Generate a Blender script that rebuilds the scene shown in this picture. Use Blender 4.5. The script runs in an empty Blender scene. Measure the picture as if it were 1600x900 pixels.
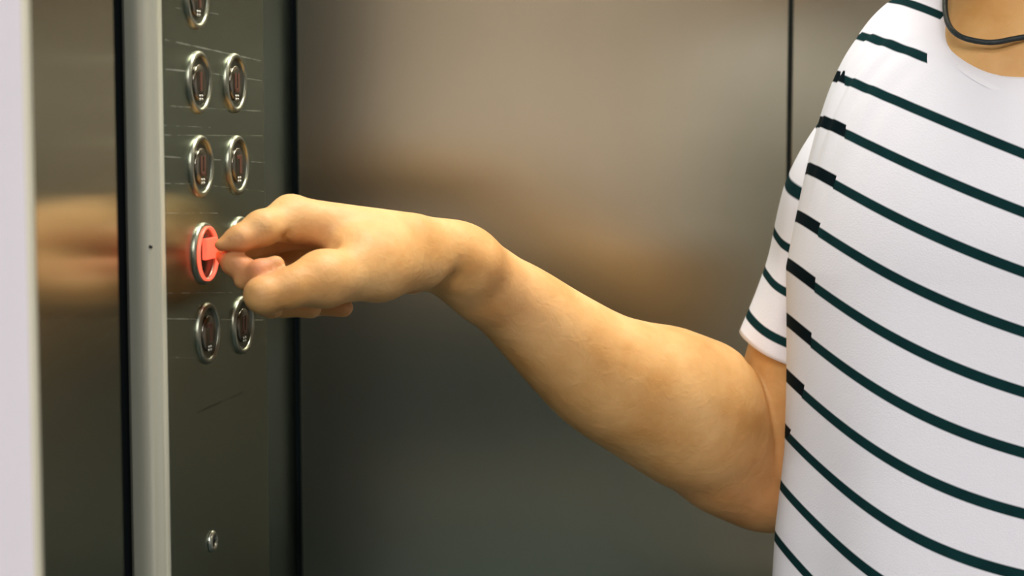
import bpy, bmesh, math, random
import numpy as np
from mathutils import Vector, Matrix

# ------------------------------------------------------------------ camera, world, lights, exposure
SC = bpy.context.scene
COL = SC.collection
CAM_Z = 1.38
PITCH = math.radians(5.5)
FPX = 3100.0
ALPHA = math.radians(12.0)          # the lift is turned 12 degrees to the line of sight

cam_d = bpy.data.cameras.new('camera')
cam = bpy.data.objects.new('camera', cam_d)
COL.objects.link(cam)
cam.location = (0, 0, CAM_Z)
cam.rotation_euler = (math.pi / 2 - PITCH, 0, 0)
cam_d.sensor_width = 36
cam_d.lens = FPX / 1600 * 36
cam_d.clip_start = 0.02
cam_d.dof.use_dof = True
cam_d.dof.focus_distance = 1.20
cam_d.dof.aperture_fstop = 10.0
SC.camera = cam

w = bpy.data.worlds.new('world')
SC.world = w
w.use_nodes = True
w.node_tree.nodes['Background'].inputs[0].default_value = (0.55, 0.68, 0.75, 1)
w.node_tree.nodes['Background'].inputs[1].default_value = 0.35

SC.view_settings.view_transform = 'Standard'
SC.view_settings.look = 'None'
SC.view_settings.exposure = 0.0
SC.view_settings.gamma = 1.0
SC.view_settings.use_curve_mapping = False

ca, sa = math.cos(ALPHA), math.sin(ALPHA)


def E(a, b, z=0.0):                  # lift frame -> world
    return Vector((a * ca + b * sa, -a * sa + b * ca, z))


def area(name, loc, size, power, col, rot=(0, 0, 0), size_y=None):
    l = bpy.data.lights.new(name, 'AREA')
    l.energy = power
    l.color = col
    l.size = size
    if size_y:
        l.shape = 'RECTANGLE'
        l.size_y = size_y
    o = bpy.data.objects.new(name, l)
    o.location = loc
    o.rotation_euler = rot
    COL.objects.link(o)
    return o


# lamps stand just under their fixtures (the ceiling_light objects further down)
area('lobby_lamp', E(-0.05, -0.55, 2.66), 1.1, 17, (1.0, 0.97, 0.98), (0, 0, -ALPHA), 0.5)
area('lobby_lamp', E(0.55, -1.6, 2.66), 1.1, 44, (1.0, 0.97, 0.98), (0, 0, -ALPHA), 0.5)
area('lobby_lamp', E(-0.6, -2.7, 2.66), 1.6, 95, (1.0, 0.97, 0.95), (0, 0, -ALPHA), 0.4)  # added lamp, unseen: washes the far lobby wall so the steel reflects brighter
area('lift_lamp', E(0.05, 1.28, 2.262), 0.5, 17, (1.0, 0.95, 0.86), (0, 0, -ALPHA), 0.28)


# ------------------------------------------------------------------ helpers
def P(px, py, d):
    """world point d metres along the optical axis behind photo position (px, py)"""
    xc = (px - 800) / FPX * d
    yc = (450 - py) / FPX * d
    c, s = math.cos(PITCH), math.sin(PITCH)
    return np.array([xc, d * c + yc * s, CAM_Z - d * s + yc * c])


def pix(p):
    x, y, z = p[..., 0], p[..., 1], p[..., 2] - CAM_Z
    c, s = math.cos(PITCH), math.sin(PITCH)
    d = y * c - z * s
    yc = y * s + z * c
    return 800 + FPX * x / d, 450 - FPX * yc / d, d


def tag(o, label=None, cat=None, group=None, kind=None):
    if label: o['label'] = label
    if cat: o['category'] = cat
    if group: o['group'] = group
    if kind: o['kind'] = kind
    return o


def link(name, me, mat=None, parent=None, loc=None, rz=None):
    o = bpy.data.objects.new(name, me)
    COL.objects.link(o)
    if mat is not None:
        me.materials.append(mat)
    if parent is not None:
        o.parent = parent
    if loc is not None:
        o.location = loc
    if rz is not None:
        o.rotation_euler = (0, 0, rz)
    return o


def empty(name, loc=(0, 0, 0), rz=0.0):
    o = bpy.data.objects.new(name, None)
    o.empty_display_size = 0.05
    COL.objects.link(o)
    o.location = loc
    o.rotation_euler = (0, 0, rz)
    return o


def bm_obj(name, bm, mat, parent=None, loc=None, rz=None, smooth=False, mod=None):
    me = bpy.data.meshes.new(name)
    bmesh.ops.recalc_face_normals(bm, faces=bm.faces[:])
    bm.to_mesh(me)
    bm.free()
    if smooth:
        me.polygons.foreach_set('use_smooth', [True] * len(me.polygons))
    return link(name, me, mat, parent, loc, rz)


def add_box(bm, x0, x1, y0, y1, z0, z1, bevel=0.0, seg=2):
    r = bmesh.ops.create_cube(bm, size=1)
    vs = r['verts']
    for v in vs:
        v.co = Vector(((x0 + x1) / 2 + v.co.x * (x1 - x0), (y0 + y1) / 2 + v.co.y * (y1 - y0),
                       (z0 + z1) / 2 + v.co.z * (z1 - z0)))
    if bevel:
        es = {e for v in vs for e in v.link_edges}
        bmesh.ops.bevel(bm, geom=list(es), offset=bevel, segments=seg, affect='EDGES', profile=0.5)


def add_lathe(bm, prof, n=48, sx=1.0, sy=1.0, close=True):
    """profile of (radius, height) about +Z"""
    rings = []
    for r, z in prof:
        if r < 1e-7:
            rings.append([bm.verts.new((0, 0, z))])
        else:
            rings.append([bm.verts.new((r * math.cos(2 * math.pi * i / n) * sx, r * math.sin(2 * math.pi * i / n) * sy, z)) for i in range(n)])
    for A, B in zip(rings[:-1], rings[1:]):
        for i in range(n):
            j = (i + 1) % n
            if len(A) == 1 and len(B) == 1: continue
            if len(A) == 1: bm.faces.new((A[0], B[i], B[j]))
            elif len(B) == 1: bm.faces.new((A[i], A[j], B[0]))
            else: bm.faces.new((A[i], A[j], B[j], B[i]))


def mesh_from(name, verts, faces, smooth=True):
    me = bpy.data.meshes.new(name)
    me.from_pydata([tuple(v) for v in verts], [], [tuple(f) for f in faces])
    me.update()
    if smooth:
        me.polygons.foreach_set('use_smooth', [True] * len(me.polygons))
    return me


def tube(name, pts, r, mat, parent=None, n=10, closed=False):
    pts = np.array(pts, float)
    m = len(pts)
    verts, faces = [], []
    for i in range(m):
        if closed:
            t = pts[(i + 1) % m] - pts[i - 1]
        else:
            t = pts[min(i + 1, m - 1)] - pts[max(i - 1, 0)]
        t = t / np.linalg.norm(t)
        up = np.array([0, 0, 1.0]) if abs(t[2]) < .9 else np.array([0, 1.0, 0])
        a = np.cross(t, up); a /= np.linalg.norm(a)
        b = np.cross(a, t)
        for k in range(n):
            q = 2 * math.pi * k / n
            verts.append(pts[i] + r * (math.cos(q) * a + math.sin(q) * b))
    for i in range(m if closed else m - 1):
        j = (i + 1) % m
        for k in range(n):
            l = (k + 1) % n
            faces.append((i * n + k, j * n + k, j * n + l, i * n + l))
    if not closed:
        faces.append(tuple(range(n)))
        faces.append(tuple(range((m - 1) * n, m * n)))
    return link(name, mesh_from(name, verts, faces), mat, parent)


def catmull(ctrl, n=8, closed=False):
    c = np.array(ctrl, float)
    m = len(c)
    out = []
    for i in range(m if closed else m - 1):
        if closed:
            p0, p1, p2, p3 = c[i - 1], c[i], c[(i + 1) % m], c[(i + 2) % m]
        else:
            p0, p1, p2, p3 = c[max(i - 1, 0)], c[i], c[i + 1], c[min(i + 2, m - 1)]
        for k in range(n):
            t = k / n
            out.append(0.5 * (2 * p1 + (p2 - p0) * t + (2 * p0 - 5 * p1 + 4 * p2 - p3) * t * t + (3 * p1 - p0 - 3 * p2 + p3) * t ** 3))
    if not closed:
        out.append(c[-1])
    return np.array(out)


# ------------------------------------------------------------------ materials
class NT:
    def __init__(s, name):
        s.m = bpy.data.materials.new(name)
        s.m.use_nodes = True
        s.t = s.m.node_tree
        s.b = s.t.nodes['Principled BSDF']

    def n(s, typ, **kw):
        nd = s.t.nodes.new(typ)
        for k, v in kw.items():
            if k.startswith('i_'):
                nd.inputs[k[2:].replace('_', ' ')].default_value = v
            else:
                setattr(nd, k, v)
        return nd

    def l(s, a, b): s.t.links.new(a, b)

    def math(s, op, a, b=None, c=None, clamp=False):
        nd = s.t.nodes.new('ShaderNodeMath'); nd.operation = op; nd.use_clamp = clamp
        for i, v in enumerate((a, b, c)):
            if v is None: continue
            if isinstance(v, (int, float)): nd.inputs[i].default_value = v
            else: s.l(v, nd.inputs[i])
        return nd.outputs[0]

    def mix(s, f, a, b):
        nd = s.t.nodes.new('ShaderNodeMix'); nd.data_type = 'RGBA'
        for sock, v in ((nd.inputs[0], f), (nd.inputs[6], a), (nd.inputs[7], b)):
            if isinstance(v, (int, float)): sock.default_value = v
            elif isinstance(v, tuple): sock.default_value = (*v, 1) if len(v) == 3 else v
            else: s.l(v, sock)
        return nd.outputs[2]

    def set(s, **kw):
        for k, v in kw.items():
            k = k.replace('_', ' ')
            sock = next(i for i in s.b.inputs if i.name.lower() == k.lower())
            if isinstance(v, (int, float, tuple)):
                sock.default_value = (*v, 1) if isinstance(v, tuple) and len(v) == 3 and sock.type == 'RGBA' else v
            else: s.l(v, sock)
        return s


def plain(name, col, rough=.6, metal=0.0, bump=0.0, scale=200, emis=None, estr=0, var=0.0):
    t = NT(name)
    t.set(Base_Color=col, Roughness=rough, Metallic=metal)
    tc = t.n('ShaderNodeTexCoord')
    nz = t.n('ShaderNodeTexNoise'); nz.inputs['Scale'].default_value = scale
    t.l(tc.outputs['Object'], nz.inputs['Vector'])
    if var:
        dark = tuple(c * (1 - var) for c in col)
        t.set(Base_Color=t.mix(nz.outputs['Fac'], dark, col))
    if bump:
        bp = t.n('ShaderNodeBump'); bp.inputs['Strength'].default_value = bump; bp.inputs['Distance'].default_value = .001
        t.l(nz.outputs['Fac'], bp.inputs['Height'])
        t.set(Normal=bp.outputs['Normal'])
    if emis:
        t.set(Emission_Color=emis, Emission_Strength=estr)
    return t.m


def brushed(name, col=(.56, .53, .46), rough=.30, aniso=.75, streak=1.0, thin_lines=None, mottle=0.06, vstreak=.02):
    """vertically brushed stainless steel: reflections smear sideways"""
    t = NT(name)
    tc = t.n('ShaderNodeTexCoord')
    mp = t.n('ShaderNodeMapping'); mp.inputs['Scale'].default_value = (900, 900, 2.5)
    t.l(tc.outputs['Object'], mp.inputs['Vector'])
    nz = t.n('ShaderNodeTexNoise'); nz.inputs['Scale'].default_value = 1; nz.inputs['Detail'].default_value = 3
    t.l(mp.outputs['Vector'], nz.inputs['Vector'])
    mp2 = t.n('ShaderNodeMapping'); mp2.inputs['Scale'].default_value = (45, 45, 0.7)
    t.l(tc.outputs['Object'], mp2.inputs['Vector'])
    n2 = t.n('ShaderNodeTexNoise'); n2.inputs['Scale'].default_value = 1; n2.inputs['Detail'].default_value = 2
    t.l(mp2.outputs['Vector'], n2.inputs['Vector'])
    n3 = t.n('ShaderNodeTexNoise'); n3.inputs['Scale'].default_value = 7; n3.inputs['Detail'].default_value = 3
    t.l(tc.outputs['Object'], n3.inputs['Vector'])
    f = t.math('MULTIPLY', t.math('SUBTRACT', n2.outputs['Fac'], .5), vstreak * 2)
    g = t.math('MULTIPLY', t.math('SUBTRACT', n3.outputs['Fac'], .5), mottle * 2)
    k = t.math('ADD', t.math('ADD', f, g), 1.0)
    vm = t.n('ShaderNodeVectorMath', operation='SCALE'); vm.inputs[0].default_value = col
    t.l(k, vm.inputs['Scale'])
    base = vm.outputs[0]
    r = t.math('ADD', t.math('MULTIPLY', t.math('SUBTRACT', nz.outputs['Fac'], .5), .015 * streak), rough)
    if thin_lines:
        sep = t.n('ShaderNodeSeparateXYZ'); t.l(tc.outputs['Object'], sep.inputs[0])
        tot = None
        for (y0, z0, y1, z1, wd, amp) in thin_lines:
            sl = (z1 - z0) / (y1 - y0)
            line = t.math('ADD', t.math('MULTIPLY', t.math('SUBTRACT', sep.outputs['Y'], y0), sl), z0)
            dz = t.math('ABSOLUTE', t.math('SUBTRACT', sep.outputs['Z'], line))
            m = t.math('SUBTRACT', 1.0, t.math('DIVIDE', dz, wd), clamp=True)
            m = t.math('MULTIPLY', m, t.math('GREATER_THAN', sep.outputs['Y'], y0))
            m = t.math('MULTIPLY', m, t.math('LESS_THAN', sep.outputs['Y'], y1))
            m = t.math('MULTIPLY', m, amp)
            tot = m if tot is None else t.math('ADD', tot, m)
        br = t.n('ShaderNodeTexNoise'); br.inputs['Scale'].default_value = 60
        t.l(tc.outputs['Object'], br.inputs['Vector'])
        tot = t.math('MULTIPLY', tot, t.math('MULTIPLY', t.math('SUBTRACT', br.outputs['Fac'], .30), 2.6, clamp=True))
        base = t.mix(t.math('MAXIMUM', tot, 0.0, clamp=True), base, (.95, .93, .84))
        base = t.mix(t.math('MULTIPLY', t.math('MINIMUM', tot, 0.0), -1.0, clamp=True), base, (.03, .03, .03))
        r = t.math('ADD', r, t.math('MULTIPLY', t.math('MAXIMUM', tot, 0.0), .35))
        t.set(Metallic=t.math('SUBTRACT', 1.0, t.math('MULTIPLY', t.math('MAXIMUM', tot, 0.0, clamp=True), .7)))
    else:
        t.set(Metallic=1.0)
    t.set(Base_Color=base, Roughness=r, Anisotropic=aniso)
    geo = t.n('ShaderNodeNewGeometry')
    cr = t.n('ShaderNodeVectorMath', operation='CROSS_PRODUCT')
    t.l(geo.outputs['Normal'], cr.inputs[0]); cr.inputs[1].default_value = (0, 0, 1)
    t.l(cr.outputs[0], t.b.inputs['Tangent'])
    return t.m


M = {}
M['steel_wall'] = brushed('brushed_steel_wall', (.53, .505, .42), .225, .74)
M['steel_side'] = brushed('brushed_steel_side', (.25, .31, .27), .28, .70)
M['steel_jamb'] = brushed('brushed_steel_jamb', (.38, .385, .285), .17, .75)
M['steel_edge'] = brushed('brushed_steel_edge', (.78, .78, .62), .32, .5, vstreak=.12)  # pale base and upright streaks paint in the bright reflected bands
M['steel_edge'].node_tree.nodes['Principled BSDF'].inputs['Metallic'].default_value = .45
M['dark'] = plain('gap_black', (.004, .012, .014), .9, bump=.2, scale=300)  # near-black backing for joints, pocket and shaft, their shade put in the colour
M['dark_metal'] = plain('gap_shade_metal', (.004, .010, .012), .8, 0, bump=.1, scale=300)  # shade of the gap beside the edge trim put into the housing's colour
M['white_wall'] = plain('white_lobby_paint', (.62, .60, .65), .85, bump=.15, scale=250)
M['lobby_paint'] = plain('warm_lobby_plaster', (.72, .60, .48), .9, bump=.2, scale=120, var=.1)
M['lobby_low'] = plain('dark_lobby_dado', (.004, .038, .045), .6, bump=.1, scale=90, var=.2)
M['lobby_ceiling'] = plain('lobby_ceiling_paint', (.6, .6, .55), .9, bump=.1, scale=150)
M['floor_stone'] = plain('dark_floor_stone', (.035, .065, .062), .5, bump=.05, scale=30, var=.35)
M['lift_floor'] = plain('lift_floor_vinyl', (.02, .05, .05), .5, bump=.2, scale=200, var=.3)
M['alu'] = plain('aluminium_sill', (.5, .5, .46), .35, 1.0, bump=.2, scale=400)
M['diffuser'] = plain('lamp_diffuser', (.9, .9, .9), .6, bump=.05, emis=(1, .97, .93), estr=2.0)
M['trim_metal'] = plain('pale_corner_bead', (.62, .60, .48), .45, .2, bump=.05)
M['lobby_taupe'] = plain('taupe_added_band', (.36, .29, .22), .8, bump=.1, scale=90, var=.1)
M['oak'] = plain('oak_rail', (.40, .22, .09), .5, bump=.2, scale=60, var=.3)

# ------------------------------------------------------------------ the setting, in the lift frame
A_PANEL, A_SIDE, A_JAMB = -0.3923, -0.552, -0.3334
B_REAR, B_BTN = 1.68, 1.0258
A_RIGHT = 0.80
RZ = -ALPHA


def struct(name, boxes, mat, label=None, bevel=0.0):
    bm = bmesh.new()
    for bx in boxes:
        add_box(bm, *bx, bevel=bevel)
    o = bm_obj(name, bm, mat, rz=RZ)
    o['kind'] = 'structure'
    if label: o['label'] = label
    return o


def part(name, parent, boxes, mat, bevel=0.0, smooth=False):
    bm = bmesh.new()
    for bx in boxes:
        add_box(bm, *bx, bevel=bevel)
    return bm_obj(name, bm, mat, parent, smooth=smooth)


def px_to_a(px, b):
    """lift coordinate a where the viewing direction of column px meets the plane b"""
    t = (px - 800) / FPX * math.cos(PITCH) / 1.0
    t = (px - 800) / FPX
    # point = a*(ca,-sa)+b*(sa,ca);  x = t*y
    return b * (t * ca - sa) / (ca + t * sa)


def px_to_b(px, a):
    t = (px - 800) / FPX
    return a * (ca + t * sa) / (t * ca - sa)


CH = 2.30
struct('floor', [(A_SIDE - .05, A_RIGHT + .05, .80, 1.97, -.06, 0)], M['lift_floor'], 'dark vinyl lift floor')
struct('floor_lobby', [(-3.0, 3.0, -3.2, .76, -.06, 0)], M['floor_stone'], 'dark stone lobby floor')
struct('ceiling', [(A_SIDE - .05, A_RIGHT + .05, .90, 1.95, CH, CH + .05)], M['alu'], 'metal lift ceiling')
struct('ceiling_lobby', [(-3.0, 3.0, -3.2, 1.60, 2.70, 2.78)], M['lobby_ceiling'], 'lobby ceiling')

# rear wall, square to the line of sight: dark backing with upright steel panels, narrow joints between
Y_REAR = 1.750
bm = bmesh.new()
add_box(bm, -.26, 1.24, Y_REAR + .004, Y_REAR + .05, 0, CH)
wb = tag(bm_obj('wall_back', bm, M['dark']), 'rear lift wall of upright brushed steel panels', kind='structure')
x0 = (467.5 - 800) / FPX * Y_REAR * .9955
x1 = (1231 - 800) / FPX * Y_REAR * .9955
wpw = x1 - x0
for (e0, e1) in ((x0, x1 - .0018), (x1 + .0018, x1 + wpw), (x1 + wpw + .0036, 1.183)):
    part('wall_panel', wb, [(e0, e1, Y_REAR - .012, Y_REAR + .006, 0.0, CH)], M['steel_wall'], bevel=.0008)

wl = struct('wall_left', [(A_SIDE - .05, A_SIDE - .004, .96, 1.70, 0, CH)], M['dark'], 'left lift wall behind the control column')
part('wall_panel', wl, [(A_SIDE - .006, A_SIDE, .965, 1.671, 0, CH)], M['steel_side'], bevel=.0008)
wr = struct('wall_right', [(A_RIGHT + .004, A_RIGHT + .05, .90, 1.97, 0, CH)], M['dark'], 'right lift wall')
part('wall_panel', wr, [(A_RIGHT - .006, A_RIGHT + .006, .94, 1.30, 0, CH)], M['steel_wall'], bevel=.0008)
part('wall_panel', wr, [(A_RIGHT - .006, A_RIGHT + .006, 1.303, 1.945, 0, CH)], M['steel_wall'], bevel=.0008)
struct('wall_front', [(.62, A_RIGHT, .93, .97, 0, CH), (A_JAMB, .62, .93, .97, 2.12, CH)], M['steel_wall'], 'front return of the lift')

# landing wall (the bright strip at the left) with its steel reveal, square to the line of sight
XJ, YF, YB = -.1815, .75, .914


def world_boxes(name, boxes, mat, bevel=0.0):
    bm = bmesh.new()
    for bx in boxes:
        add_box(bm, *bx, bevel=bevel)
    return bm_obj(name, bm, mat)


wf = tag(world_boxes('wall_landing', [(-3.2, XJ - .0020, YF, YB - .004, 0, 2.7), (.722, 3.2, YF, YB - .004, 0, 2.7),
                                      (XJ - .0020, .722, YF, YB - .004, 2.122, 2.7)], M['white_wall']),
         'white painted landing wall beside the lift opening', kind='structure')
part('corner_bead', wf, [(XJ - .0024, XJ + .0002, YF - .0012, YF + .0045, 0, 2.12)], M['trim_metal'], bevel=.0008)
tag(world_boxes('door_frame', [(XJ - .0018, XJ, YF + .0048, YB - .003, 0, 2.12)], M['steel_jamb'], bevel=.0005),
    'brushed steel reveal of the lift doorway', kind='structure')
tag(world_boxes('door_frame', [(.71, .7215, YF + .002, YB - .003, 0, 2.12), (XJ, .7095, YF + .002, YB - .003, 2.108, 2.12)], M['steel_jamb']),
    'steel reveal on the right and top of the lift doorway', kind='structure')
tag(world_boxes('wall_black_board', [(-1.0, XJ - .003, YB - .0035, YB - .0005, 0, 2.3), (-1.0, -.99, YB, 1.30, 0, 2.3)], M['dark']),
    'black board added behind the landing wall to darken reflections', kind='structure')  # unseen board, added to keep bright paint out of the reflections
struct('trim_sill', [(A_JAMB - .3, .9, .762, .80, -.02, .002)], M['alu'], 'aluminium door sill')
# pocket behind the reveal: dark
struct('wall_pocket', [(-.99, A_SIDE - .005, 1.05, 1.06, 0, CH)], M['dark'], 'dark door pocket beside the control column')

# unseen lobby behind the camera; its wall bands added to shape steel reflections
lb = struct('wall_lobby_back', [(-3.0, 3.0, -3.28, -3.2, 0, 2.7)], M['lobby_paint'], 'warm plaster lobby wall')
part('dado', lb, [(-3.0, 3.0, -3.20, -3.188, 0.10, 0.86)], M['lobby_low'], bevel=.002)
part('dark_top_band', lb, [(-3.0, 3.0, -3.20, -3.188, 1.56, 2.68)], M['lobby_taupe'], bevel=.002)  # added band, darkens the top of the rear steel's reflection
part('rail', lb, [(-3.0, 3.0, -3.20, -3.165, .86, .95)], M['oak'], bevel=.004)
struct('wall_lobby_left', [(-3.08, -3.0, -3.2, .696, 0, 2.7)], M['lobby_paint'])
struct('wall_lobby_right', [(3.0, 3.08, -3.2, 1.5, 0, 2.7)], M['white_wall'])

for (a, b, sx, sy, z, lab) in ((-.05, -.55, 1.1, .5, 2.70, 'flat white lobby ceiling lamp nearest the lift door'),
                               (.55, -1.6, 1.1, .5, 2.70, 'flat white lobby ceiling lamp further from the lift'),
                               (-.6, -2.7, 1.6, .4, 2.70, 'long lamp added to brighten the far lobby wall'),
                               (.05, 1.28, .5, .28, 2.30, 'small warm ceiling lamp inside the lift')):
    r = empty('ceiling_light', E(a, b, z), RZ)
    tag(r, lab, 'lamp')
    part('frame', r, [(-sx / 2 - .02, sx / 2 + .02, -sy / 2 - .02, sy / 2 + .02, -.020, -.0005)], M['alu'], bevel=.003)
    part('diffuser', r, [(-sx / 2, sx / 2, -sy / 2, sy / 2, -.030, -.0195)], M['diffuser'], bevel=.002)

# ------------------------------------------------------------------ control column with buttons
PL = B_BTN - .0515           # near edge of the flat face
PR = B_BTN + .108            # far edge
ZB0 = CAM_Z


def panel_pt(px, py):
    """(b, z) on the panel plane seen at (px, py)"""
    b = px_to_b(px, A_PANEL)
    q = E(A_PANEL, b)
    c, s = math.cos(PITCH), math.sin(PITCH)
    # solve z so the projection gives py
    k = (450 - py) / FPX
    # yc = y s + z c ; d = y c - z s ; yc = k d
    z = (k * q.y * c - q.y * s) / (c + k * s)
    return b, z + CAM_Z


col = empty('control_column', E(A_PANEL, B_BTN, 0), RZ)
tag(col, 'tall brushed steel lift control column with two rows of round silver buttons', 'elevator panel')
thin_segs = []  # thin pale streaks and one dark line drawn across the plate
for (x0, y0, x1, y1, wd, amp) in ((262, 62, 410, 95, .0007, .5), (262, 108, 345, 116, .0006, .6), (340, 116, 412, 126, .0005, .3),
                                  (255, 165, 415, 174, .0006, .35), (258, 196, 330, 199, .0005, .25), (258, 211, 412, 212, .0005, .28),
                                  (230, 243, 415, 254, .0006, .5), (235, 286, 330, 288, .0005, .4), (330, 290, 412, 299, .0005, .25),
                                  (240, 333, 340, 333, .0005, .25), (250, 458, 390, 457, .0005, .25), (256, 498, 410, 500, .0006, .35), (256, 558, 330, 560, .0005, .2),
                                  (278, 12, 345, 22, .0006, .45), (302, 645, 376, 613, .0009, -.8)):
    b0_, z0_ = panel_pt(x0, y0)
    b1_, z1_ = panel_pt(x1, y1)
    thin_segs.append((b0_ - B_BTN, z0_, b1_ - B_BTN, z1_, wd, amp))
M['steel_panel'] = brushed('brushed_steel_panel', (.29, .34, .27), .23, .72, thin_lines=thin_segs, mottle=.05, vstreak=.035)

bm = bmesh.new()
add_box(bm, -.0022, 0, PL - B_BTN + .0003, PR - B_BTN, .01, 2.12, bevel=.0006)
bm_obj('face_plate', bm, M['steel_panel'], col)
# rounded front edge: a vertical profile swept from the face round to the side towards the door
prof = []
R1 = .0118
cx, cy = -R1, PL - B_BTN
for i in range(13):
    q = math.radians(i * 90 / 12)
    prof.append((cx + R1 * math.cos(q), cy - R1 * 1.05 * math.sin(q)))
# a shallow fluted groove on the rounding, as the double highlight in the photo suggests
prof2 = []
for i, (x, y) in enumerate(prof):
    k = 1 - .0009 / R1 * math.exp(-((i - 5.2) / 1.2) ** 2)
    prof2.append((cx + (x - cx) * k, cy + (y - cy) * k))
prof2.append((cx - .0036, cy - R1 * 1.05))
inner = [(x - .002, y + .002) for x, y in prof2]
outline = prof2 + inner[::-1]
vs, fs = [], []
NZ = 2
for z in (.01, 2.12):
    for x, y in outline:
        vs.append((x, y, z))
m_ = len(outline)
for i in range(m_):
    j = (i + 1) % m_
    fs.append((i, j, m_ + j, m_ + i))
fs.append(tuple(range(m_))); fs.append(tuple(range(m_, 2 * m_)))
me = mesh_from('edge_trim', vs, fs, smooth=False)
bm = bmesh.new(); bm.from_mesh(me)
bmesh.ops.recalc_face_normals(bm, faces=bm.faces[:])
bm.to_mesh(me); bm.free()
for p in me.polygons:
    p.use_smooth = len(p.vertices) == 4
try:
    me.set_sharp_from_angle(angle=math.radians(40))
except Exception:
    pass
link('edge_trim', me, M['steel_edge'], col)
part('housing', col, [(A_SIDE - A_PANEL + .001, -.0024, PL - B_BTN + .004, PR - B_BTN - .0005, .01, 2.12)], M['dark_metal'], bevel=.001)

M['chrome'] = plain('polished_ring', (.35, .36, .28), .34, 1.0, bump=.15, scale=150)
M['recess'] = brushed('button_recess', (.13, .14, .11), .3, .5)
M['chrome_dark'] = plain('button_recess', (.035, .042, .035), .35, .6, bump=.1, scale=200)
M['button_face'] = brushed('button_face', (.20, .18, .14), .25, .5)
M['symbol'] = plain('brown_symbol', (.12, .045, .025), .5, bump=.1)
M['dots'] = plain('pale_dots', (.7, .7, .62), .4, .6)
M['glow_ring'] = plain('lit_ring', (.9, .12, .06), .4, emis=(1.0, .155, .085), estr=1.05)
M['glow_face'] = plain('lit_plate', (.9, .1, .05), .4, emis=(1.0, .12, .065), estr=1.15)
M['screw'] = plain('screw_steel', (.5, .52, .45), .3, 1.0, bump=.2, scale=300)
M['black_plastic'] = plain('black_plastic', (.006, .008, .008), .35, bump=.1)


def side_mat(bm):          # lathe axis z -> panel normal +x
    bmesh.ops.rotate(bm, verts=bm.verts[:], matrix=Matrix.Rotation(math.pi / 2, 3, 'Y'), cent=(0, 0, 0))


RB = .0172


def make_button(b, z, lit=False, kind=0, label=None):
    y = b - B_BTN
    bm = bmesh.new()
    add_lathe(bm, [(0, .0003), (.0118, .0003), (.0132, .0006), (.0140, .0012)], 48)
    side_mat(bm)
    base = bm_obj('button', bm, M['recess'], col, (0, y, z), smooth=True)
    if label: base['label'] = label
    bm = bmesh.new()
    add_lathe(bm, [(.0136, .0002), (.0139, .0014), (.0146, .0022), (.0158, .0023), (.0168, .0015), (RB, .0004), (RB, -.0002)], 64)
    side_mat(bm)
    bm_obj('bezel', bm, M['chrome'], base, smooth=True)
    if not lit:
        bm = bmesh.new()
        add_lathe(bm, [(.0100, .0002), (.0100, .0012), (.0094, .0017), (.004, .0018), (0, .0018)], 40)
        side_mat(bm)
        bm_obj('cap', bm, M['button_face'], base, smooth=True)
        bm = bmesh.new()
        if kind == 0:      # an upright stroke
            add_box(bm, .0016, .0021, -.0018, .0014, -.0046, .0058, bevel=.0002)
        elif kind == 1:
            add_box(bm, .0016, .0021, -.0036, .0034, .0036, .0058, bevel=.0002)
            add_box(bm, .0016, .0021, .0006, .0034, -.0050, .0050, bevel=.0002)
        else:
            add_box(bm, .0016, .0021, -.0036, .0036, -.0050, -.0030, bevel=.0002)
            add_box(bm, .0016, .0021, -.0036, -.0012, -.0050, .0056, bevel=.0002)
            add_box(bm, .0016, .0021, .0014, .0036, -.0050, .0056, bevel=.0002)
        bm_obj('symbol', bm, M['symbol'], base)
        bm = bmesh.new()
        for (dy, dz) in ((-.002, -.0072), (.0012, -.0072), (-.002, -.0090), (.0012, -.0090)):
            bmesh.ops.create_icosphere(bm, subdivisions=1, radius=.0008, matrix=Matrix.Translation((.0017, dy, dz)))
        bm_obj('braille_dots', bm, M['dots'], base, smooth=True)
    else:
        bm = bmesh.new()
        add_lathe(bm, [(.0139, .0022), (.0139, .0036), (.0145, .0041), (.0151, .0036), (.0151, .0022)], 64)
        side_mat(bm)
        g = bm_obj('light_ring', bm, M['glow_ring'], base, smooth=True); g['label'] = 'glowing red ring'
        bm = bmesh.new()
        add_lathe(bm, [(.0112, .0002), (.0112, .0012), (.0106, .0017), (0, .0018)], 40)
        side_mat(bm)
        bm_obj('cap', bm, M['black_plastic'], base, smooth=True)
        bm = bmesh.new()
        add_box(bm, .0015, .0044, -.0060, .0115, -.0032, .0085, bevel=.0006)
        g = bm_obj('lit_plate', bm, M['glow_face'], base); g['label'] = 'glowing red square key'
    return base


kinds = [1, 0, 2, 2, 1, 0, 0, 1, 2]
spots = [(310, -3), (312, 129), (368, 130), (313, 260), (370, 258), (316, 396), (373, 384), (320, 521), (375, 508)]
for i, (x, y) in enumerate(spots):
    b, z = panel_pt(x, y)
    make_button(b, z, lit=(i == 5), kind=kinds[i], label='round button lit red under the fingertip' if i == 5 else None)

for (x, y, r) in ((323, 846, .0062),):
    b, z = panel_pt(x, y)
    bm = bmesh.new()
    add_lathe(bm, [(r, .0002), (r, .0008), (r * .8, .0018), (r * .55, .0021), (r * .5, .0006), (0, .0006)], 32)
    side_mat(bm)
    s = bm_obj('screw', bm, M['screw'], col, (0, b - B_BTN, z), smooth=True)  # cross-slotted screw head
    s['label'] = 'round screw low on the plate'
    bm = bmesh.new()
    add_box(bm, .0004, .0014, -.0008, .0008, -.0026, .0026)
    add_box(bm, .0004, .0014, -.0024, .0024, -.0008, .0008)
    bm_obj('slot', bm, M['black_plastic'], s)
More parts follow.
